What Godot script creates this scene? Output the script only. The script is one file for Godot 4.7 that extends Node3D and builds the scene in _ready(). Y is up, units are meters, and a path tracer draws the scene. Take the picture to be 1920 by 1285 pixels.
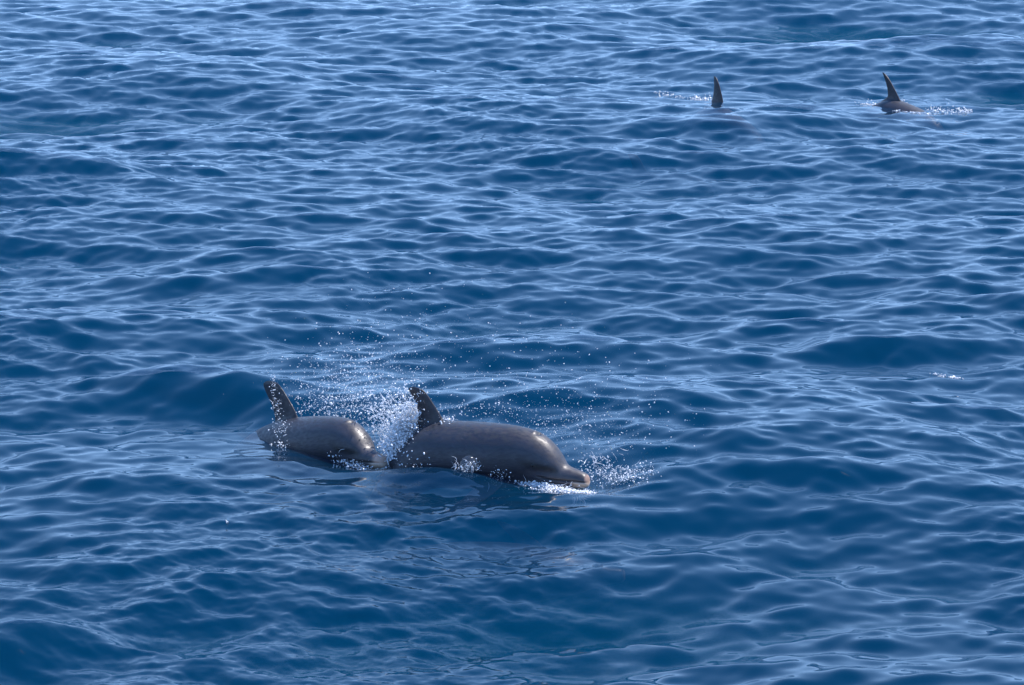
extends Node3D

# ------------------------------------------------------------------ open sea
# Three tiles of summed waves, made once by inverse FFT, are laid over the water at their own sizes and turns.
const N := 256
const TILE_SIZE := [17.3, 4.9, 1.9]
const TILE_TURN := [0.31, -0.52, 1.07]
const CHOP := [0.5, 0.18, 0.1]
const DEEP := Color(0.0, 0.034, 0.088)

var tiles := []
var skin_relief: NoiseTexture2D
var skin_wetness: NoiseTexture2D
var drop_mesh: SphereMesh
var white_water: StandardMaterial3D
var clear_water: StandardMaterial3D
var ripple_mask := FastNoiseLite.new()
var calm_spots := [          # x, z, radius, how much of the chop stays
	[-0.25, -16.40, 0.95, 0.36], [-1.35, -17.05, 0.85, 0.5], [2.3, -31.4, 0.7, 0.6], [4.3, -31.4, 0.9, 0.5]]
# single waves: x, z, turn of the crest, half length, half width, height, lean towards the viewer
var ridges := [
	[-2.05, -18.30, 0.10, 0.75, 0.30, 0.175],
	[-4.35, -26.9, 0.0, 1.3, 0.42, 0.11],
	[0.35, -19.60, -0.05, 1.05, 0.42, 0.12],
	[-2.50, -13.40, 0.05, 0.36, 0.28, 0.085],
	[2.85, -19.70, 0.03, 0.8, 0.34, 0.07],
	[0.75, -18.05, -0.05, 0.6, 0.28, 0.07],
	[-0.1, -14.45, 0.03, 1.0, 0.35, 0.07],
	[2.3, -29.6, -0.04, 1.1, 0.5, 0.10],
	[-2.2, -21.9, 0.06, 0.9, 0.35, 0.07],
	[1.4, -22.6, 0.02, 1.0, 0.4, 0.07],
	[1.9, -12.95, 0.06, 0.9, 0.3, 0.06],
	[-4.4, -23.7, 0.02, 0.9, 0.35, 0.07],
	[0.40, -16.06, 0.0, 0.40, 0.26, -0.06],
	[-0.40, -16.36, 0.46, 0.40, 0.20, 0.05],
	[-0.82, -16.50, 0.0, 0.22, 0.18, -0.05]]


func _ready() -> void:
	set_view()
	build_tiles()
	build_sea()
	build_dolphins()
	build_splashes()


func set_view() -> void:
	var cam := Camera3D.new()
	cam.name = "camera"
	cam.position = Vector3(0, 4.7, 0)
	cam.rotation_degrees = Vector3(-13.3, 0, 0)
	cam.fov = 13.74
	cam.near = 0.1
	cam.far = 9000.0
	add_child(cam)
	var sky_look := ProceduralSkyMaterial.new()
	sky_look.sky_top_color = Color(0.11, 0.36, 0.66)
	sky_look.sky_horizon_color = Color(0.62, 0.79, 1.0)
	sky_look.sky_curve = 0.45
	sky_look.sky_energy_multiplier = 1.0
	sky_look.ground_bottom_color = Color(0.02, 0.12, 0.25)
	sky_look.ground_horizon_color = Color(0.45, 0.55, 0.72)
	sky_look.sun_angle_max = 20.0
	var sky := Sky.new()
	sky.sky_material = sky_look
	var env := Environment.new()
	env.background_mode = Environment.BG_SKY
	env.sky = sky
	env.tonemap_mode = Environment.TONE_MAPPER_LINEAR
	env.tonemap_exposure = 1.8
	env.sdfgi_enabled = true
	env.ssao_enabled = true
	env.ssil_enabled = true
	env.volumetric_fog_enabled = true
	env.volumetric_fog_density = 0.0
	var around := WorldEnvironment.new()
	around.name = "surroundings"
	around.environment = env
	add_child(around)
	var sun := DirectionalLight3D.new()
	sun.name = "sun"
	sun.light_color = Color(1.0, 0.97, 0.945)
	sun.light_energy = 1.2
	sun.light_angular_distance = 0.5
	sun.shadow_enabled = true
	add_child(sun)
	var to_sun := Vector3(0.50, 0.90, -0.30)
	sun.look_at_from_position(to_sun * 50.0, Vector3.ZERO, Vector3.FORWARD)


# ------------------------------------------------------------------ small helpers
func tag(o: Node, label: String, category: String, group := "", kind := "") -> Node:
	if label: o.set_meta("label", label)
	if category: o.set_meta("category", category)
	if group: o.set_meta("group", group)
	if kind: o.set_meta("kind", kind)
	return o


func part(called: String, mesh: Mesh, m: Material, parent: Node) -> MeshInstance3D:
	var o := MeshInstance3D.new()
	o.name = called
	o.mesh = mesh
	o.material_override = m
	parent.add_child(o, true)
	return o


# A sheet of rows x columns points with smooth normals; wrapped closes it round the columns.
func sheet(p: PackedVector3Array, rows: int, cols: int, wrapped: bool, colors := PackedColorArray(), flip := false) -> ArrayMesh:
	var n := PackedVector3Array()
	n.resize(rows * cols)
	for i in rows:
		var up := mini(i + 1, rows - 1) * cols
		var down := maxi(i - 1, 0) * cols
		var here := i * cols
		for j in cols:
			var r := j + 1
			var l := j - 1
			if wrapped:
				r = r % cols
				l = (l + cols) % cols
			else:
				r = mini(r, cols - 1)
				l = maxi(l, 0)
			var v := (p[here + r] - p[here + l]).cross(p[up + j] - p[down + j])
			n[here + j] = (-v if flip else v).normalized()
	var index := PackedInt32Array()
	var span := cols if wrapped else cols - 1
	index.resize((rows - 1) * span * 6)
	var k := 0
	for i in rows - 1:
		for j in span:
			var a := i * cols + j
			var b := i * cols + (j + 1) % cols
			var c := a + cols
			var d := b + cols
			if flip:
				index[k] = a; index[k + 1] = b; index[k + 2] = c
				index[k + 3] = b; index[k + 4] = d; index[k + 5] = c
			else:
				index[k] = a; index[k + 1] = c; index[k + 2] = b
				index[k + 3] = b; index[k + 4] = c; index[k + 5] = d
			k += 6
	var arrays := []
	arrays.resize(Mesh.ARRAY_MAX)
	arrays[Mesh.ARRAY_VERTEX] = p
	arrays[Mesh.ARRAY_NORMAL] = n
	arrays[Mesh.ARRAY_INDEX] = index
	if colors.size():
		arrays[Mesh.ARRAY_COLOR] = colors
	var mesh := ArrayMesh.new()
	mesh.add_surface_from_arrays(Mesh.PRIMITIVE_TRIANGLES, arrays)
	return mesh


# ------------------------------------------------------------------ waves
func fft_lines(re: PackedFloat32Array, im: PackedFloat32Array, cs: PackedFloat32Array, sn: PackedFloat32Array, rev: PackedInt32Array) -> Array:
	# transforms every row, then returns the transposed arrays
	var out_re := PackedFloat32Array()
	var out_im := PackedFloat32Array()
	out_re.resize(N * N)
	out_im.resize(N * N)
	var a := PackedFloat32Array()
	var b := PackedFloat32Array()
	a.resize(N)
	b.resize(N)
	for row in N:
		var base := row * N
		for j in N:
			a[j] = re[base + rev[j]]
			b[j] = im[base + rev[j]]
		var half := 1
		while half < N:
			var stride := N / (half * 2)
			for k in half:
				var c := cs[k * stride]
				var s := sn[k * stride]
				var p := k
				while p < N:
					var q := p + half
					var x := a[q] * c - b[q] * s
					var y := a[q] * s + b[q] * c
					a[q] = a[p] - x
					b[q] = b[p] - y
					a[p] += x
					b[p] += y
					p += half * 2
			half *= 2
		for j in N:
			out_re[j * N + row] = a[j]
			out_im[j * N + row] = b[j]
	return [out_re, out_im]


# One tile: wavelengths from longest to shortest, amplitude falling as k^-fall, heading round «wind», scaled to a given rms slope.
func make_tile(which: int, longest: float, shortest: float, fall: float, wind: float, spread: float, slope: float, seed_: int) -> PackedVector3Array:
	var rng := RandomNumberGenerator.new()
	rng.seed = seed_
	var cs := PackedFloat32Array()
	var sn := PackedFloat32Array()
	var rev := PackedInt32Array()
	for k in N:
		cs.append(cos(TAU * k / N))
		sn.append(sin(TAU * k / N))
		var r := 0
		for b in 8:
			r |= ((k >> b) & 1) << (7 - b)
		rev.append(r)
	var hr := PackedFloat32Array()
	var hi := PackedFloat32Array()
	hr.resize(N * N)
	hi.resize(N * N)
	var dk: float = TAU / TILE_SIZE[which]
	var k_lo := TAU / longest
	var k_hi := TAU / shortest
	var total := 0.0
	for i in N:
		var ki := (i if i < N / 2 else i - N) * dk
		for j in N:
			var kj := (j if j < N / 2 else j - N) * dk
			var g1 := rng.randfn()
			var g2 := rng.randfn()
			var k := sqrt(ki * ki + kj * kj)
			if k < k_lo * 0.75 or k > k_hi * 1.6:
				continue
			var band := smoothstep(k_lo * 0.75, k_lo * 1.1, k) * (1.0 - smoothstep(k_hi * 0.8, k_hi * 1.6, k))
			var toward := cos(atan2(ki, kj) - wind)
			var amp := band * pow(k, -fall) * (spread + (1.0 - spread) * toward * toward)
			hr[i * N + j] = g1 * amp
			hi[i * N + j] = g2 * amp
	# make the height and the two displacements real: H(k) = h(k) + conj h(-k)
	var fr := [PackedFloat32Array(), PackedFloat32Array()]
	var fi := [PackedFloat32Array(), PackedFloat32Array()]
	for f in 2:
		fr[f].resize(N * N)
		fi[f].resize(N * N)
	var f0r: PackedFloat32Array = fr[0]
	var f0i: PackedFloat32Array = fi[0]
	var f1r: PackedFloat32Array = fr[1]
	var f1i: PackedFloat32Array = fi[1]
	for i in N:
		var ki := (i if i < N / 2 else i - N) * dk
		for j in N:
			var m := i * N + j
			var o := ((N - i) % N) * N + (N - j) % N
			var re := hr[m] + hr[o]
			var im := hi[m] - hi[o]
			if re == 0.0 and im == 0.0:
				continue
			var kj := (j if j < N / 2 else j - N) * dk
			var k := sqrt(ki * ki + kj * kj)
			total += (re * re + im * im) * k * k
			# displacement D = i k/|k| H gathers the surface at the crests; F = H + i Dx packs two real fields in one transform
			var ux := kj / k
			var uz := ki / k
			f0r[m] = re - ux * re
			f0i[m] = im - ux * im
			f1r[m] = -uz * im
			f1i[m] = uz * re
	var gain := slope / sqrt(maxf(total, 1e-12))
	var a := fft_lines(f0r, f0i, cs, sn, rev)
	a = fft_lines(a[0], a[1], cs, sn, rev)
	var b := fft_lines(f1r, f1i, cs, sn, rev)
	b = fft_lines(b[0], b[1], cs, sn, rev)
	var out := PackedVector3Array()
	out.resize(N * N)
	var chop: float = CHOP[which] * gain
	for m in N * N:
		out[m] = Vector3(a[1][m] * chop, a[0][m] * gain, b[0][m] * chop)
	return out


func build_tiles() -> void:
	var threads := []
	var how := [
		[0, 7.0, 1.0, 2.5, PI / 2 + TILE_TURN[0] + 0.12, 0.2, 0.088, 11],
		[1, 0.95, 0.13, 2.2, PI / 2 + TILE_TURN[1] - 0.06, 0.22, 0.195, 23],
		[2, 0.20, 0.035, 2.5, PI / 2 + TILE_TURN[2], 0.4, 0.12, 37]]
	for h in how:
		var t := Thread.new()
		t.start(make_tile.bindv(h))
		threads.append(t)
	for t in threads:
		tiles.append(t.wait_to_finish())
	ripple_mask.seed = 5
	ripple_mask.frequency = 0.22
	ripple_mask.fractal_octaves = 2


func tile_at(which: int, x: float, z: float) -> Vector3:
	var turn: float = TILE_TURN[which]
	var c := cos(turn)
	var s := sin(turn)
	var k: float = N / TILE_SIZE[which]
	var u := (c * x - s * z) * k
	var v := (s * x + c * z) * k
	var fu := floorf(u)
	var fv := floorf(v)
	var j := int(fu)
	var i := int(fv)
	u -= fu
	v -= fv
	var t: PackedVector3Array = tiles[which]
	var j0 := (j - 1) & 255
	var j1 := j & 255
	var j2 := (j + 1) & 255
	var j3 := (j + 2) & 255
	var r := ((i - 1) & 255) * N
	var a := t[r + j1].cubic_interpolate(t[r + j2], t[r + j0], t[r + j3], u)
	r = (i & 255) * N
	var b := t[r + j1].cubic_interpolate(t[r + j2], t[r + j0], t[r + j3], u)
	r = ((i + 1) & 255) * N
	var d := t[r + j1].cubic_interpolate(t[r + j2], t[r + j0], t[r + j3], u)
	r = ((i + 2) & 255) * N
	var e := t[r + j1].cubic_interpolate(t[r + j2], t[r + j0], t[r + j3], u)
	var q := b.cubic_interpolate(d, a, e, v)
	return Vector3(c * q.x + s * q.z, q.y, -s * q.x + c * q.z)


# where a point of the flat sea ends up; «coarse» is the spacing of the points asked for
func sea_point(x: float, z: float, coarse: float) -> Vector3:
	var keep := 1.0
	var y := 0.0
	if z < -8.0 and z > -48.0 and absf(x) < 14.0:
		for s in calm_spots:
			var d2: float = ((x - s[0]) * (x - s[0]) + (z - s[1]) * (z - s[1])) / (s[2] * s[2])
			if d2 < 6.0:
				keep *= 1.0 - (1.0 - s[3]) * exp(-d2 * d2)
		for w in ridges:
			var dx: float = x - w[0]
			var dz: float = z - w[1]
			var along: float = dx + w[2] * dz
			var across: float = dz - w[2] * dx + 0.12 * sin(along * 2.3 + w[0] * 5.0)
			if absf(along) < 2.6 * w[3] and absf(across) < 4.0 * w[4]:
				# steeper on the side that faces +z
				var q: float = across / (w[4] * (0.8 if across > 0.0 else 1.25))
				y += w[5] * exp(-along * along / (w[3] * w[3])) * (exp(-q * q) - 0.35 * exp(-(q - 1.9) * (q - 1.9)))
	var p := Vector3(x, y, z)
	var fa := keep * (1.0 - smoothstep(0.6, 3.0, coarse))
	if fa > 0.0:
		p += tile_at(0, x, z) * fa
	var fb := keep * (1.0 - smoothstep(0.1, 0.6, coarse))
	if fb > 0.0:
		p += tile_at(1, x, z) * fb
	var fc := 1.0 - smoothstep(0.02, 0.12, coarse)
	if fc > 0.0:
		var gust := ripple_mask.get_noise_2d(x, z * 0.6) * 1.6 + 0.35
		# the breeze lies on the near left of the view, the right is slick
		gust += 0.9 * exp(-pow((x + 2.0) / 2.2, 2.0) - pow((z + 13.2) / 1.6, 2.0)) - 0.4 * smoothstep(-0.5, 3.0, x)
		p += tile_at(2, x, z) * (fc * clampf(gust, 0.03, 1.15) * (0.5 + 0.5 * keep))
	return p


func sea_rows() -> PackedFloat32Array:
	var z := PackedFloat32Array()
	for v in [400.0, 150.0, 60.0, 25.0, 10.0, 2.0, -3.0, -6.0, -8.0, -9.2, -10.2, -10.9]:
		z.append(v)
	var at := -11.2
	while at > -47.0:
		z.append(at)
		at -= clampf(at * at / 13367.0 * 0.75, 0.008, 0.13)
	while at > -6000.0:
		z.append(at)
		at *= 1.07
	return z


func sea_columns() -> PackedFloat32Array:
	var u := PackedFloat32Array()
	var at := 1.15
	var step := 0.004
	while at < 60.0:
		u.append(at)
		at += step
		step *= 1.035
	var out := PackedFloat32Array()
	for i in range(u.size() - 1, -1, -1):
		out.append(-u[i])
	var m := 640
	for i in range(1, m):
		out.append(lerpf(-1.15, 1.15, float(i) / m))
	out.append_array(u)
	return out


func sea_rows_part(from: int, to: int, rows: PackedFloat32Array, cols: PackedFloat32Array) -> PackedVector3Array:
	var out := PackedVector3Array()
	out.resize((to - from) * cols.size())
	var k := 0
	for i in range(from, to):
		var z := rows[i]
		var half := 0.18 * maxf(absf(z), 10.0)
		var dz := absf(rows[mini(i + 1, rows.size() - 1)] - rows[maxi(i - 1, 0)]) * 0.5
		for j in cols.size():
			var du := absf(cols[mini(j + 1, cols.size() - 1)] - cols[maxi(j - 1, 0)]) * 0.5
			out[k] = sea_point(cols[j] * half, z, maxf(dz * 0.5, du * half))
			k += 1
	return out


func build_sea() -> void:
	var rows := sea_rows()
	var cols := sea_columns()
	var threads := []
	var parts := 8
	for t in parts:
		var th := Thread.new()
		th.start(sea_rows_part.bind(rows.size() * t / parts, rows.size() * (t + 1) / parts, rows, cols))
		threads.append(th)
	var p := PackedVector3Array()
	for th in threads:
		p.append_array(th.wait_to_finish())
	var water := StandardMaterial3D.new()
	water.resource_name = "sea_water"
	water.albedo_color = DEEP.linear_to_srgb()
	water.albedo_color.a = 0.36
	water.transparency = BaseMaterial3D.TRANSPARENCY_ALPHA
	water.roughness = 0.03
	water.metallic_specular = 0.5
	var sea := part("sea", sheet(p, rows.size(), cols.size(), false, PackedColorArray(), true), water, self)
	tag(sea, "deep blue choppy sea reflecting a pale hazy sky", "", "", "structure")
	var fog := FogVolume.new()
	fog.name = "deep_water"
	fog.shape = RenderingServer.FOG_VOLUME_SHAPE_BOX
	fog.size = Vector3(600, 6, 600)
	fog.position = Vector3(0, -3.09, -100)
	var fm := FogMaterial.new()
	fm.density = 1.35
	fm.albedo = Color(0.0, 0.112, 0.225).linear_to_srgb()
	fog.material = fm
	tag(fog, "clear blue water below the surface", "", "", "structure")
	add_child(fog)


# ------------------------------------------------------------------ dolphins
# distance back from the snout, top, bottom, half width (metres, for an animal of 2.3 m)
const BODY := [
	[0.0, -0.1225, -0.1235, 0.0005], [0.002, -0.104, -0.140, 0.019], [0.007, -0.088, -0.150, 0.034], [0.02, -0.074, -0.158, 0.045], [0.05, -0.062, -0.164, 0.052], [0.09, -0.050, -0.168, 0.058], [0.13, -0.036, -0.170, 0.066],
	[0.150, -0.022, -0.170, 0.072], [0.165, 0.000, -0.170, 0.080], [0.185, 0.036, -0.170, 0.090], [0.215, 0.078, -0.170, 0.102], [0.26, 0.122, -0.171, 0.117],
	[0.32, 0.157, -0.172, 0.134], [0.40, 0.180, -0.180, 0.152], [0.50, 0.193, -0.191, 0.171], [0.66, 0.201, -0.207, 0.194], [0.86, 0.204, -0.214, 0.204], [1.05, 0.202, -0.210, 0.202],
	[1.25, 0.190, -0.192, 0.182], [1.45, 0.168, -0.160, 0.146], [1.65, 0.138, -0.118, 0.103], [1.85, 0.105, -0.080, 0.064], [2.0, 0.080, -0.056, 0.040],
	[2.12, 0.058, -0.040, 0.026], [2.22, 0.040, -0.028, 0.018], [2.3, 0.008, -0.004, 0.004]]


func body_at(x: float, col: int) -> float:
	var i := 0
	while i < BODY.size() - 2 and BODY[i + 1][0] < x:
		i += 1
	var a: Array = BODY[maxi(i - 1, 0)]
	var b: Array = BODY[i]
	var c: Array = BODY[i + 1]
	var d: Array = BODY[mini(i + 2, BODY.size() - 1)]
	var w: float = clampf((x - b[0]) / (c[0] - b[0]), 0.0, 1.0)
	# monotone cubic through b and c
	var s: float = (c[col] - b[col]) / (c[0] - b[0])
	var s0: float = (b[col] - a[col]) / (b[0] - a[0]) if i > 0 else s
	var s1: float = (d[col] - c[col]) / (d[0] - c[0]) if i < BODY.size() - 2 else s
	var m0 := 0.0 if s0 * s <= 0.0 else 2.0 * s0 * s / (s0 + s)
	var m1 := 0.0 if s1 * s <= 0.0 else 2.0 * s1 * s / (s1 + s)
	var h: float = c[0] - b[0]
	var w2 := w * w
	var w3 := w2 * w
	return (2 * w3 - 3 * w2 + 1) * b[col] + (w3 - 2 * w2 + w) * h * m0 + (3 * w2 - 2 * w3) * c[col] + (w3 - w2) * h * m1


# the spine: how far the axis is lowered at x; the whole is set with x = 1 at the origin, snout towards +x
func spine(x: float, tail_drop: float, head_drop: float) -> float:
	var t := maxf(x - 0.95, 0.0)
	var h := maxf(0.75 - x, 0.0)
	return -tail_drop * t * t - head_drop * h * h


func mouth_line(x: float) -> float:
	return -0.119 + 0.06 * x + 1.1 * maxf(x - 0.17, 0.0) * maxf(x - 0.17, 0.0)


func skin_color(x: float, side: float, v: Vector3, streak: FastNoiseLite) -> Color:
	# side: 1 on the back, -1 on the belly
	var cape := Vector3(0.031, 0.033, 0.044)
	var flank := Vector3(0.021, 0.021, 0.029)
	var belly := Vector3(0.20, 0.175, 0.17)
	var c := cape.lerp(flank, 1.0 - smoothstep(-0.05, 0.75, side))
	c = c.lerp(belly, 1.0 - smoothstep(-0.85, -0.5, side))
	var head := 1.0 - smoothstep(0.08, 0.5, x)
	c = c.lerp(Vector3(0.049, 0.047, 0.056), head * 0.85)
	# dark band from the eye to the corner of the beak, paler blaze on the melon
	var eye_band := exp(-pow((v.y + 0.050 - 0.27 * (x - 0.17)) / 0.027, 2.0)) * smoothstep(0.14, 0.19, x) * (1.0 - smoothstep(0.34, 0.42, x))
	c = c.lerp(Vector3(0.012, 0.011, 0.013), eye_band * 0.95)
	var n := streak.get_noise_3d(v.x * 7.0, v.y * 24.0 + v.x * 8.0 * (1.0 - smoothstep(0.1, 0.6, x)), v.z * 24.0)
	var m := streak.get_noise_3d(v.x * 30.0 + 9.0, v.y * 60.0, v.z * 60.0)
	c *= 1.0 + (0.30 + 0.30 * head) * n + 0.08 * m
	# thin pale rake marks
	var mark := absf(streak.get_noise_3d(v.x * 9.0 + 40.0, v.y * 22.0 - v.x * 5.0, v.z * 8.0))
	if streak.get_noise_3d(v.x * 3.0, v.y * 4.0 + 70.0, v.z * 4.0) > 0.02:
		c *= 1.0 + 0.5 * exp(-pow(mark / 0.03, 2.0))
	return Color(c.x, c.y, c.z)


func make_body(tail_drop: float, head_drop: float, streak: FastNoiseLite, pale_snout: float) -> ArrayMesh:
	var rows := 190
	var cols := 128
	var p := PackedVector3Array()
	var colors := PackedColorArray()
	for i in rows:
		var t := float(i) / (rows - 1)
		var x := 2.3 * (0.12 * t + 0.88 * pow(t, 2.0))
		var top := body_at(x, 1)
		var bot := body_at(x, 2)
		var w := body_at(x, 3)
		var mid := lerpf(bot, top, 0.47)
		var drop := spine(x, tail_drop, head_drop)
		for j in cols:
			var a := TAU * j / cols
			var cy := cos(a)
			var sz := sin(a)
			var y := mid + cy * ((top - mid) if cy > 0.0 else (mid - bot))
			var z := w * signf(sz) * pow(absf(sz), 0.92)
			# the eye band sits in a shallow hollow, the mouth is a groove that runs back under the eye
			var groove := 0.0
			var line := mouth_line(x)
			if x < 0.31:
				groove = exp(-pow((y - line) / 0.0055, 2.0)) * (1.0 - smoothstep(0.26, 0.31, x))
				z *= 1.0 - 0.16 * groove
			var hollow := exp(-pow((y + 0.055) / 0.032, 2.0)) * smoothstep(0.13, 0.19, x) * (1.0 - smoothstep(0.24, 0.40, x))
			z *= 1.0 - 0.09 * hollow
			# blowhole: a crescent dent on the crown
			var hole := exp(-pow((x - 0.315 - z * z * 12.0) / 0.010, 2.0) - pow(z / 0.028, 2.0)) * (1.0 if cy > 0.5 else 0.0)
			y -= 0.012 * hole
			y += 0.006 * exp(-pow((x - 0.335) / 0.018, 2.0) - pow(z / 0.04, 2.0)) * (1.0 if cy > 0.5 else 0.0)
			var v := Vector3(1.0 - x, y + drop, z)
			var col := skin_color(x, cy, Vector3(x, y, z), streak)
			col = col.lerp(Color(0.012, 0.011, 0.012), clampf(groove * 0.9 + hole, 0.0, 1.0))
			if x < 0.2:
				var jaw := smoothstep(0.0, 0.008, line - y)
				var pale := (1.0 - smoothstep(0.05, 0.115, x)) * jaw
				col = col.lerp(Color(0.62, 0.46, 0.34), pale * 0.9)
				col = col.lerp(Color(0.52, 0.33, 0.24), (1.0 - smoothstep(pale_snout * 0.4, pale_snout, x)) * (1.0 - jaw) * (0.95 if pale_snout > 0.05 else 0.6))
			p.append(v)
			colors.append(col)
	return sheet(p, rows, cols, true, colors)


# a fin given as levels [height, front, back] measured back from a root, with a given thickness; blends out at the foot
func raked(levels: Array, rake: float, chord: float) -> Array:
	var out := []
	for l in levels:
		var up: float = maxf(l[0], 0.0)
		out.append([l[0], l[1] + rake * up, l[1] + (l[2] - l[1]) * chord + rake * up])
	return out


func make_fin(levels: Array, thick: float, flare: float, streak: FastNoiseLite, tone: Vector3) -> ArrayMesh:
	var rows := 46
	var cols := 40
	var p := PackedVector3Array()
	var colors := PackedColorArray()
	var lo: float = levels[0][0]
	var hi: float = levels[levels.size() - 1][0]
	for i in rows:
		var t := float(i) / (rows - 1)
		t = 1.0 - pow(1.0 - t, 1.6)
		var y := lerpf(lo, hi, t)
		var k := 0
		while k < levels.size() - 2 and levels[k + 1][0] < y:
			k += 1
		var pre: Array = levels[maxi(k - 1, 0)]
		var b: Array = levels[k]
		var c: Array = levels[k + 1]
		var post: Array = levels[mini(k + 2, levels.size() - 1)]
		var w: float = (y - b[0]) / (c[0] - b[0])
		var front := cubic_interpolate(b[1], c[1], pre[1], post[1], w)
		var back := cubic_interpolate(b[2], c[2], pre[2], post[2], w)
		if i == rows - 1:
			front = lerpf(front, back, 0.35)
			back = front + 0.002
		var up := clampf(y / hi, 0.0, 1.0)
		var th := thick * (1.0 - 0.55 * up) * sqrt(clampf((1.0 - up) * 12.0, 0.0, 1.0)) + flare * exp(-maxf(y + 0.03, 0.0) / 0.022)
		for j in cols:
			var a := TAU * j / cols
			var cx := 0.5 - 0.5 * cos(a)
			# rounded front edge, thin rear edge
			var half := th * sin(a) * (1.0 - 0.55 * cx) * 1.25
			var v := Vector3(-lerpf(front, back, cx), y, half)
			var n := 1.0 + 0.35 * streak.get_noise_3d(v.x * 30.0, v.y * 30.0, v.z * 30.0 + 4.0)
			p.append(v)
			colors.append(Color(tone.x * n, tone.y * n, tone.z * n))
	return sheet(p, rows, cols, true, colors, true)


# a flat paddle lofted along a path: [x, y, z, chord, thickness]; chord lies along x
func make_paddle(levels: Array, tone: Vector3) -> ArrayMesh:
	var rows := levels.size() * 5
	var cols := 28
	var p := PackedVector3Array()
	var colors := PackedColorArray()
	for i in rows:
		var f := float(i) / (rows - 1) * (levels.size() - 1)
		var k := mini(int(f), levels.size() - 2)
		var w := f - k
		var pre: Array = levels[maxi(k - 1, 0)]
		var post: Array = levels[mini(k + 2, levels.size() - 1)]
		var s := []
		for c in 5:
			s.append(cubic_interpolate(levels[k][c], levels[k + 1][c], pre[c], post[c], w))
		for j in cols:
			var a := TAU * j / cols
			p.append(Vector3(s[0] + cos(a) * s[3] * 0.5, s[1] + sin(a) * s[4] * (0.75 + 0.25 * cos(a)), s[2]))
			colors.append(Color(tone.x, tone.y, tone.z))
	return sheet(p, rows, cols, true, colors)


func skin_material() -> StandardMaterial3D:
	var m := StandardMaterial3D.new()
	m.resource_name = "wet_dolphin_skin"
	m.vertex_color_use_as_albedo = true
	m.roughness = 0.47
	m.metallic_specular = 0.52
	m.clearcoat_enabled = true
	m.clearcoat = 0.12
	m.clearcoat_roughness = 0.3
	if skin_relief == null:
		var noise := FastNoiseLite.new()
		noise.seed = 8
		noise.frequency = 0.02
		noise.fractal_octaves = 4
		skin_relief = NoiseTexture2D.new()
		skin_relief.width = 512
		skin_relief.height = 512
		skin_relief.seamless = true
		skin_relief.noise = noise
	m.uv1_triplanar = true
	m.uv1_scale = Vector3(2.5, 6.0, 6.0)
	if skin_wetness == null:
		var blotch := FastNoiseLite.new()
		blotch.seed = 21
		blotch.frequency = 0.012
		blotch.fractal_octaves = 5
		blotch.fractal_gain = 0.6
		var ramp := Gradient.new()
		ramp.set_color(0, Color(0.55, 0.55, 0.55))
		ramp.set_color(1, Color(1, 1, 1))
		ramp.set_offset(0, 0.3)
		ramp.set_offset(1, 0.65)
		skin_wetness = NoiseTexture2D.new()
		skin_wetness.width = 512
		skin_wetness.height = 512
		skin_wetness.seamless = true
		skin_wetness.noise = blotch
		skin_wetness.color_ramp = ramp
	m.roughness = 0.62
	m.roughness_texture = skin_wetness
	m.heightmap_enabled = true
	m.heightmap_texture = skin_relief
	m.heightmap_scale = 0.06
	return m


func make_dolphin(fin: Array, tail_drop: float, head_drop: float, grain: int) -> Node3D:
	var streak := FastNoiseLite.new()
	streak.seed = grain
	streak.frequency = 0.5
	streak.fractal_octaves = 3
	var skin := skin_material()
	var d := Node3D.new()
	d.name = "dolphin"
	part("body", make_body(tail_drop, head_drop, streak, 0.075 if grain == 2 else 0.018), skin, d)
	var root := 0.95
	var f := part("dorsal_fin", make_fin(fin, 0.020, 0.045, streak, Vector3(0.023, 0.021, 0.026)), skin, d)
	f.position = Vector3(1.0 - root, body_at(root, 1) + spine(root, tail_drop, head_drop) - 0.006, 0)
	var dark := StandardMaterial3D.new()
	dark.albedo_color = Color(0.09, 0.08, 0.08)
	dark.roughness = 0.08
	for s: float in [-1.0, 1.0]:
		var ball := SphereMesh.new()
		ball.radius = 0.014
		ball.height = 0.028
		ball.radial_segments = 20
		ball.rings = 10
		var e := part("eye", ball, dark, d)
		var ex := 0.315
		e.position = Vector3(1.0 - ex, -0.012 + spine(ex, tail_drop, head_drop), s * (body_at(ex, 3) * 0.935))
		e.scale = Vector3(1.25, 0.8, 0.7)
		var fy := spine(0.62, tail_drop, head_drop)
		part("pectoral_fin", make_paddle([
			[0.42, -0.13 + fy, s * 0.12, 0.15, 0.024], [0.36, -0.19 + fy, s * 0.20, 0.16, 0.018], [0.28, -0.25 + fy, s * 0.27, 0.13, 0.012],
			[0.19, -0.30 + fy, s * 0.33, 0.08, 0.008], [0.13, -0.32 + fy, s * 0.36, 0.01, 0.003]], Vector3(0.08, 0.072, 0.074)), skin, d)
		var ty := spine(2.2, tail_drop, head_drop) + 0.006
		part("tail_fluke", make_paddle([
			[-1.12, ty, s * 0.0, 0.26, 0.020], [-1.16, ty, s * 0.08, 0.20, 0.016], [-1.21, ty, s * 0.16, 0.14, 0.010],
			[-1.27, ty, s * 0.24, 0.08, 0.006], [-1.32, ty, s * 0.29, 0.01, 0.002]], Vector3(0.06, 0.055, 0.058)), skin, d)
	return d


func place(d: Node3D, at: Vector3, yaw: float, pitch: float, roll: float, size: float, label: String) -> void:
	add_child(d, true)
	# yaw turns the snout from +x towards the viewer, pitch lifts it
	d.basis = Basis(Vector3.UP, deg_to_rad(-yaw)) * Basis(Vector3.BACK, deg_to_rad(pitch)) * Basis(Vector3.RIGHT, deg_to_rad(roll))
	d.basis = d.basis.scaled_local(Vector3.ONE * size)
	d.position = at
	tag(d, label, "dolphin", "dolphins swimming at the surface")


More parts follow.
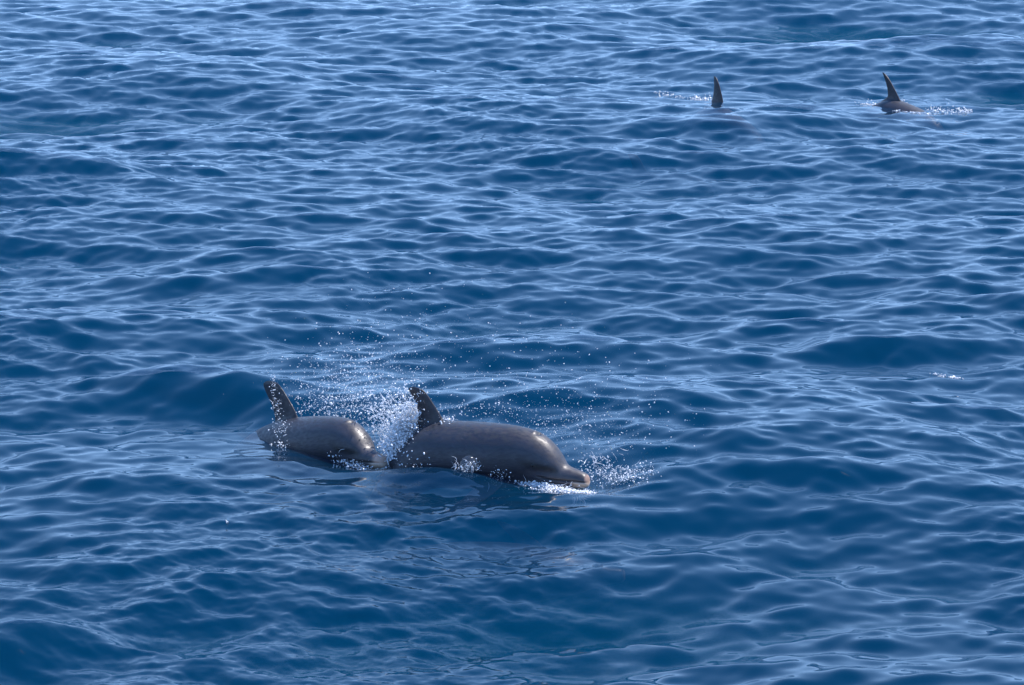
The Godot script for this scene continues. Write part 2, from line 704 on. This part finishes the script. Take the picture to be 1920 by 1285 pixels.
const FIN_LEAD := [
	[-0.09, -0.10, 0.32], [-0.05, -0.055, 0.265], [-0.02, -0.022, 0.22], [0.0, 0.0, 0.196], [0.03, 0.018, 0.184], [0.06, 0.036, 0.182], [0.09, 0.054, 0.186], [0.12, 0.072, 0.195], [0.145, 0.088, 0.206],
	[0.165, 0.102, 0.217], [0.185, 0.117, 0.228], [0.2, 0.132, 0.234], [0.208, 0.146, 0.235], [0.214, 0.166, 0.228], [0.219, 0.184, 0.219], [0.221, 0.196, 0.208]]
const FIN_TALL := [
	[-0.09, -0.08, 0.36], [-0.05, -0.045, 0.30], [-0.02, -0.02, 0.265], [0.0, 0.0, 0.25], [0.04, 0.012, 0.247], [0.08, 0.030, 0.252], [0.12, 0.054, 0.266], [0.165, 0.082, 0.286], [0.2, 0.106, 0.303],
	[0.225, 0.127, 0.314], [0.248, 0.149, 0.322], [0.262, 0.168, 0.323], [0.271, 0.188, 0.317], [0.277, 0.212, 0.306], [0.282, 0.234, 0.292], [0.284, 0.252, 0.275]]
const FIN_SHARP := [
	[-0.09, -0.09, 0.36], [-0.05, -0.05, 0.31], [-0.02, -0.02, 0.275], [0.0, 0.0, 0.255], [0.05, 0.030, 0.235], [0.10, 0.062, 0.230], [0.15, 0.098, 0.234], [0.19, 0.130, 0.243],
	[0.22, 0.160, 0.252], [0.245, 0.190, 0.260], [0.26, 0.214, 0.265], [0.268, 0.232, 0.264]]


func build_dolphins() -> void:
	place(make_dolphin(FIN_LEAD, 1.5, 0.035, 1), Vector3(-0.435, 0.088, -16.60), 25.0, 4.5, 0.0, 0.975,
		"dolphin in front, grey head out of the water, pale tip on its lower beak")
	place(make_dolphin(raked(FIN_TALL, 0.08, 1.14), 0.14, 0.04, 2), Vector3(-1.345, -0.042, -17.24), 50.0, 13.5, 0.0, 0.88,
		"dolphin following behind the splash, tall dark fin with rounded tip, pinkish snout")
	place(make_dolphin(FIN_SHARP, 0.9, 0.0, 3), Vector3(2.31, -0.255, -31.4), 62.0, -12.0, 0.0, 1.12,
		"far dolphin showing only an upright dark fin, left of the distant two")
	place(make_dolphin(raked(FIN_SHARP, 0.45, 0.9), 0.9, 0.15, 4), Vector3(4.27, -0.13, -31.4), 50.0, -11.0, 0.0, 0.9,
		"far dolphin with leaning fin and sloping grey back, rightmost in the distance")
	place(make_dolphin(FIN_LEAD, 0.3, 0.1, 5), Vector3(-0.25, -0.43, -15.85), 8.0, 2.0, 70.0, 0.9,
		"faint grey dolphin under the water, nearer the viewer than the front dolphin")
	place(make_dolphin(FIN_LEAD, 0.3, 0.1, 6), Vector3(1.35, -0.48, -28.7), 10.0, 0.0, 0.0, 0.9,
		"dim submerged dolphin between the near pair and the far fins")


# ------------------------------------------------------------------ splashes
func level(x: float, z: float) -> float:
	return sea_point(x, z, 0.01).y


func splash_thing(called: String, label: String, category: String, group := "") -> Node3D:
	var o := Node3D.new()
	o.name = called
	add_child(o, true)
	tag(o, label, category, group)
	return o


# drops thrown through a set of soft clouds: [centre, spread, how many, smallest, largest]
func drops(called: String, clouds: Array, parent: Node3D, seed_: int) -> void:
	var rng := RandomNumberGenerator.new()
	rng.seed = seed_
	var where: Array[Transform3D] = []
	for c in clouds:
		var mid: Vector3 = c[0]
		var ext: Vector3 = c[1]
		for i in int(c[2]):
			var p := mid + Vector3(rng.randfn() * ext.x, rng.randfn() * ext.y, rng.randfn() * ext.z)
			if parent.position == Vector3.ZERO and p.y < level(p.x, p.z) - 0.004:
				p.y = level(p.x, p.z) + rng.randf() * 0.03
			var size: float = c[3] + (c[4] - c[3]) * pow(rng.randf(), 3.0)
			var b := Basis.from_euler(Vector3(rng.randf() * TAU, rng.randf() * TAU, 0.0))
			var long := 1.0 + 0.9 * pow(rng.randf(), 2.0)
			where.append(Transform3D(b.scaled_local(Vector3(size, size * long, size * (0.7 + 0.3 * rng.randf()))), p))
	put_drops(called, where, parent)


func put_drops(called: String, where: Array[Transform3D], parent: Node3D) -> void:
	var mm := MultiMesh.new()
	mm.transform_format = MultiMesh.TRANSFORM_3D
	mm.mesh = drop_mesh
	mm.instance_count = where.size()
	for i in where.size():
		mm.set_instance_transform(i, where[i])
	var o := MultiMeshInstance3D.new()
	o.name = called
	o.multimesh = mm
	o.material_override = white_water
	o.set_meta("kind", "stuff")
	parent.add_child(o, true)


# drops and froth that ride on the water along a line of points (x, z), from a low to a high edge
func froth(called: String, line: Array, wide: float, high: float, count: int, small: float, large: float, parent: Node3D, seed_: int) -> void:
	var rng := RandomNumberGenerator.new()
	rng.seed = seed_
	var where: Array[Transform3D] = []
	for i in count:
		var f := rng.randf() * (line.size() - 1)
		var k := mini(int(f), line.size() - 2)
		var a: Vector2 = line[k]
		var b: Vector2 = line[k + 1]
		var q := a.lerp(b, f - k) + Vector2(rng.randfn(), rng.randfn()) * wide
		var y := level(q.x, q.y) + absf(rng.randfn()) * high
		var size := small + (large - small) * pow(rng.randf(), 3.0)
		var turn := Basis.from_euler(Vector3(0, rng.randf() * TAU, rng.randfn() * 0.5))
		where.append(Transform3D(turn.scaled_local(Vector3(size * (1.0 + rng.randf()), size * 0.75, size)), Vector3(q.x, y, q.y)))
	put_drops(called, where, parent)


# torn threads of water: thin wandering tubes that start in a box and are thrown along a direction
func threads_of_water(called: String, clouds: Array, parent: Node3D, seed_: int) -> void:
	var rng := RandomNumberGenerator.new()
	rng.seed = seed_
	var noise := FastNoiseLite.new()
	noise.seed = seed_
	noise.frequency = 1.0
	var st := SurfaceTool.new()
	st.begin(Mesh.PRIMITIVE_TRIANGLES)
	for c in clouds:
		for n in int(c[3]):
			var p: Vector3 = c[0] + Vector3(rng.randfn() * c[1].x, rng.randfn() * c[1].y, rng.randfn() * c[1].z)
			var v: Vector3 = c[2] + Vector3(rng.randfn(), rng.randfn(), rng.randfn()) * 0.5
			v = v.normalized()
			var steps := 3 + rng.randi() % 5
			var r0: float = c[4] * (0.3 + 0.8 * pow(rng.randf(), 2.0))
			var pts := PackedVector3Array()
			for k in steps:
				pts.append(p)
				v = (v + Vector3(noise.get_noise_3d(p.x * 14.0, p.y * 14.0, p.z * 14.0), noise.get_noise_3d(p.x * 14.0 + 31.0, p.y * 14.0, p.z * 14.0), noise.get_noise_3d(p.x * 14.0, p.y * 14.0 + 57.0, p.z * 14.0)) * 1.1 + Vector3(0, -0.05, 0)).normalized()
				p += v * 0.013
			var tube := PackedVector3Array()
			for k in steps:
				var d := (pts[mini(k + 1, steps - 1)] - pts[maxi(k - 1, 0)]).normalized()
				var side := d.cross(Vector3(0.3, 0.2, 0.93)).normalized()
				var over := d.cross(side)
				var f := float(k) / (steps - 1)
				var r := r0 * (sin(PI * clampf(f, 0.04, 0.96)) * (0.7 + 0.5 * noise.get_noise_2d(k * 0.9, n * 3.7)) + 0.05)
				for j in 6:
					var a := TAU * j / 6
					tube.append(pts[k] + (side * cos(a) + over * sin(a)) * r)
			var m := sheet(tube, steps, 6, true)
			st.append_from(m, 0, Transform3D())
	var o := part(called, st.commit(), white_water, parent)
	o.set_meta("kind", "stuff")


func build_splashes() -> void:
	drop_mesh = SphereMesh.new()
	drop_mesh.radius = 1.0
	drop_mesh.height = 2.0
	drop_mesh.radial_segments = 8
	drop_mesh.rings = 5
	white_water = StandardMaterial3D.new()
	white_water.resource_name = "white_water"
	white_water.albedo_color = Color(0.84, 0.86, 0.88).linear_to_srgb()
	white_water.roughness = 0.12
	white_water.metallic_specular = 0.6
	clear_water = StandardMaterial3D.new()
	clear_water.resource_name = "clear_water_film"
	clear_water.albedo_color = Color(0.7, 0.75, 0.8, 0.05)
	clear_water.transparency = BaseMaterial3D.TRANSPARENCY_ALPHA
	clear_water.roughness = 0.04

	var s := splash_thing("water_splash", "tall white splash thrown up behind the fin of the front dolphin", "splash")
	drops("droplets", [
		[Vector3(-0.63, 0.17, -16.68), Vector3(0.052, 0.12, 0.06), 6500, 0.001, 0.0062],
		[Vector3(-0.66, 0.06, -16.68), Vector3(0.06, 0.06, 0.05), 6500, 0.001, 0.007],
		[Vector3(-0.77, 0.22, -16.92), Vector3(0.08, 0.10, 0.08), 800, 0.001, 0.006],
		[Vector3(-0.52, 0.05, -16.50), Vector3(0.05, 0.05, 0.05), 300, 0.0015, 0.006]], s, 101)
	threads_of_water("water_threads", [
		[Vector3(-0.63, 0.15, -16.68), Vector3(0.05, 0.11, 0.05), Vector3(-0.3, 1.0, 0.0), 420, 0.0060],
		[Vector3(-0.66, 0.07, -16.68), Vector3(0.055, 0.05, 0.05), Vector3(-0.5, 0.7, 0.1), 420, 0.0065],
		[Vector3(-0.76, 0.24, -16.90), Vector3(0.07, 0.09, 0.06), Vector3(-0.8, 0.7, 0.0), 150, 0.0040],
		[Vector3(-0.575, 0.28, -16.70), Vector3(0.012, 0.06, 0.02), Vector3(-0.1, 1.0, 0.0), 40, 0.0045]], s, 102)

	for c in [[Vector3(-0.64, 0.15, -16.66), Vector3(0.19, 0.36, 0.18), 7.0], [Vector3(-0.66, 0.04, -16.68), Vector3(0.20, 0.22, 0.18), 11.0], [Vector3(-0.60, 0.22, -16.68), Vector3(0.10, 0.32, 0.12), 4.0]]:
		var mist := FogVolume.new()
		mist.name = "mist"
		mist.shape = RenderingServer.FOG_VOLUME_SHAPE_ELLIPSOID
		mist.size = c[1]
		mist.position = c[0]
		var fm := FogMaterial.new()
		fm.density = c[2]
		fm.albedo = Color(0.95, 0.97, 1.0)
		mist.material = fm
		mist.set_meta("kind", "stuff")
		s.add_child(mist, true)

	s = splash_thing("flying_spray", "fine spray of scattered drops hanging above both near dolphins", "spray")
	drops("droplets", [
		[Vector3(-1.00, 0.27, -17.45), Vector3(0.20, 0.12, 0.12), 2100, 0.0008, 0.004],
		[Vector3(-0.97, 0.48, -17.35), Vector3(0.20, 0.10, 0.15), 420, 0.0008, 0.0038],
		[Vector3(-0.65, 0.62, -17.10), Vector3(0.28, 0.26, 0.2), 300, 0.0008, 0.004],
		[Vector3(0.10, 0.42, -16.95), Vector3(0.45, 0.16, 0.2), 600, 0.0008, 0.004],
		[Vector3(0.35, 0.22, -16.75), Vector3(0.30, 0.09, 0.15), 1000, 0.0008, 0.004],
		[Vector3(-0.39, 0.295, -16.60), Vector3(0.03, 0.012, 0.03), 90, 0.0015, 0.006],
		[Vector3(-0.25, 0.30, -16.85), Vector3(0.22, 0.03, 0.08), 180, 0.001, 0.0045],
		[Vector3(-1.13, 0.16, -17.45), Vector3(0.13, 0.05, 0.06), 420, 0.0015, 0.006]], s, 103)

	s = splash_thing("bow_wave", "white bow wave curling along the beak and cheek of the front dolphin", "bow wave")
	var bow := [Vector2(0.03, -16.34), Vector2(0.15, -16.24), Vector2(0.27, -16.13), Vector2(0.36, -16.03), Vector2(0.45, -16.01)]
	froth("froth", bow, 0.022, 0.013, 3200, 0.0015, 0.007, s, 104)
	froth("froth", [bow[0] + Vector2(0.0, 0.07), bow[1] + Vector2(0, 0.08), bow[2] + Vector2(0, 0.06)], 0.035, 0.004, 220, 0.0015, 0.006, s, 105)
	threads_of_water("water_threads", [
		[Vector3(0.20, 0.0, -16.20), Vector3(0.10, 0.008, 0.03), Vector3(1.6, 0.0, 0.6), 60, 0.0035],
		[Vector3(0.40, -0.015, -16.06), Vector3(0.05, 0.008, 0.015), Vector3(1.6, 0.0, 0.4), 30, 0.0035]], s, 106)

	s = splash_thing("beak_spray", "spray of drops thrown forward to the right of the front dolphin's beak", "spray")
	drops("droplets", [
		[Vector3(0.52, 0.07, -16.35), Vector3(0.07, 0.035, 0.08), 300, 0.001, 0.005],
		[Vector3(0.64, 0.03, -16.28), Vector3(0.09, 0.02, 0.08), 340, 0.001, 0.0048],
		[Vector3(0.72, 0.02, -16.22), Vector3(0.07, 0.02, 0.06), 200, 0.0012, 0.005]], s, 107)
	threads_of_water("water_threads", [
		[Vector3(0.50, 0.13, -16.40), Vector3(0.06, 0.03, 0.05), Vector3(1.0, -0.2, 0.0), 18, 0.003],
		[Vector3(0.60, 0.06, -16.32), Vector3(0.07, 0.02, 0.05), Vector3(1.0, -0.3, 0.0), 14, 0.003]], s, 108)

	s = splash_thing("cheek_splash", "white water breaking round the snout of the following dolphin", "splash")
	drops("droplets", [
		[Vector3(-1.07, 0.085, -16.88), Vector3(0.018, 0.04, 0.03), 110, 0.0015, 0.007],
		[Vector3(-0.98, 0.03, -16.76), Vector3(0.06, 0.015, 0.04), 220, 0.0015, 0.006],
		[Vector3(-0.88, 0.0, -16.66), Vector3(0.05, 0.015, 0.03), 260, 0.0015, 0.006]], s, 109)
	threads_of_water("water_threads", [
		[Vector3(-1.06, 0.08, -16.86), Vector3(0.02, 0.04, 0.02), Vector3(0.2, 1.0, 0.0), 22, 0.004],
		[Vector3(-0.95, 0.03, -16.72), Vector3(0.06, 0.02, 0.03), Vector3(0.8, 0.3, 0.2), 40, 0.0035]], s, 110)

	froth("froth", [Vector2(-1.12, -16.86), Vector2(-1.0, -16.72), Vector2(-0.87, -16.60)], 0.026, 0.022, 900, 0.0012, 0.006, s, 121)

	s = splash_thing("fin_film", "thin white water streaming off the back edge of the following dolphin's fin", "splash")
	drops("droplets", [
		[Vector3(-1.50, 0.32, -17.32), Vector3(0.010, 0.07, 0.015), 90, 0.001, 0.0045],
		[Vector3(-1.47, 0.20, -17.25), Vector3(0.015, 0.06, 0.02), 90, 0.001, 0.0045],
		[Vector3(-1.43, 0.10, -17.10), Vector3(0.03, 0.04, 0.02), 100, 0.0015, 0.005],
		[Vector3(-1.42, 0.02, -17.02), Vector3(0.04, 0.015, 0.02), 60, 0.0015, 0.006]], s, 111)

	s = splash_thing("water_bubble", "clear domed bubble of water beside the flipper of the front dolphin", "bubble")
	var dome := SphereMesh.new()
	dome.radius = 0.062
	dome.height = 0.062
	dome.is_hemisphere = true
	dome.radial_segments = 40
	dome.rings = 14
	var film := part("film", dome, clear_water, s)
	s.position = Vector3(-0.255, 0.075, -16.29)
	film.scale = Vector3(1.0, 1.35, 0.8)
	threads_of_water("water_threads", [
		[Vector3(-0.01, 0.01, 0.03), Vector3(0.03, 0.02, 0.01), Vector3(0.6, 0.6, 0.0), 16, 0.0035],
		[Vector3(0.055, 0.03, 0.01), Vector3(0.01, 0.02, 0.01), Vector3(0.0, 1.0, 0.0), 8, 0.0025],
		[Vector3(-0.06, 0.0, -0.0), Vector3(0.03, 0.015, 0.01), Vector3(0.7, 0.7, 0.0), 14, 0.003]], s, 112)
	drops("droplets", [
		[Vector3(0.0, 0.02, 0.03), Vector3(0.035, 0.02, 0.012), 60, 0.001, 0.005],
		[Vector3(0.18, -0.02, 0.06), Vector3(0.035, 0.02, 0.012), 70, 0.001, 0.0045]], s, 122)

	s = splash_thing("foam_patch", "small white foam patch trailing behind the upright far fin", "foam")
	froth("froth", [Vector2(2.03, -32.0), Vector2(2.14, -31.9), Vector2(2.24, -31.8)], 0.02, 0.025, 130, 0.003, 0.010, s, 113)
	froth("froth", [Vector2(1.69, -32.5), Vector2(1.8, -32.3), Vector2(1.95, -32.1)], 0.03, 0.006, 60, 0.003, 0.010, s, 114)
	s = splash_thing("foam_patch", "low white splash ahead of the back of the rightmost far dolphin", "foam")
	froth("froth", [Vector2(4.60, -31.1), Vector2(4.78, -31.0), Vector2(4.95, -30.9), Vector2(5.03, -31.05)], 0.035, 0.03, 210, 0.003, 0.010, s, 115)
	froth("froth", [Vector2(4.2, -30.95), Vector2(4.4, -30.9), Vector2(4.6, -30.85)], 0.03, 0.006, 60, 0.003, 0.010, s, 116)
	s = splash_thing("foam_patch", "scattered foam behind the leaning fin of the rightmost far dolphin", "foam")
	froth("froth", [Vector2(3.85, -31.7), Vector2(4.0, -31.6), Vector2(4.12, -31.5)], 0.03, 0.025, 70, 0.003, 0.010, s, 117)
	froth("froth", [Vector2(4.30, -31.55), Vector2(4.40, -31.5)], 0.03, 0.03, 50, 0.003, 0.010, s, 118)
	s = splash_thing("bubble_cluster", "little cluster of bubbles on a wave at the right", "bubbles")
	froth("froth", [Vector2(2.92, -19.2), Vector2(3.0, -19.15), Vector2(3.09, -19.0)], 0.018, 0.004, 60, 0.002, 0.008, s, 119)
	s = splash_thing("bubble_cluster", "tiny speck of foam on the rippled water at the lower left", "bubbles")
	froth("froth", [Vector2(-1.62, -15.36), Vector2(-1.59, -15.35)], 0.008, 0.004, 7, 0.002, 0.005, s, 120)
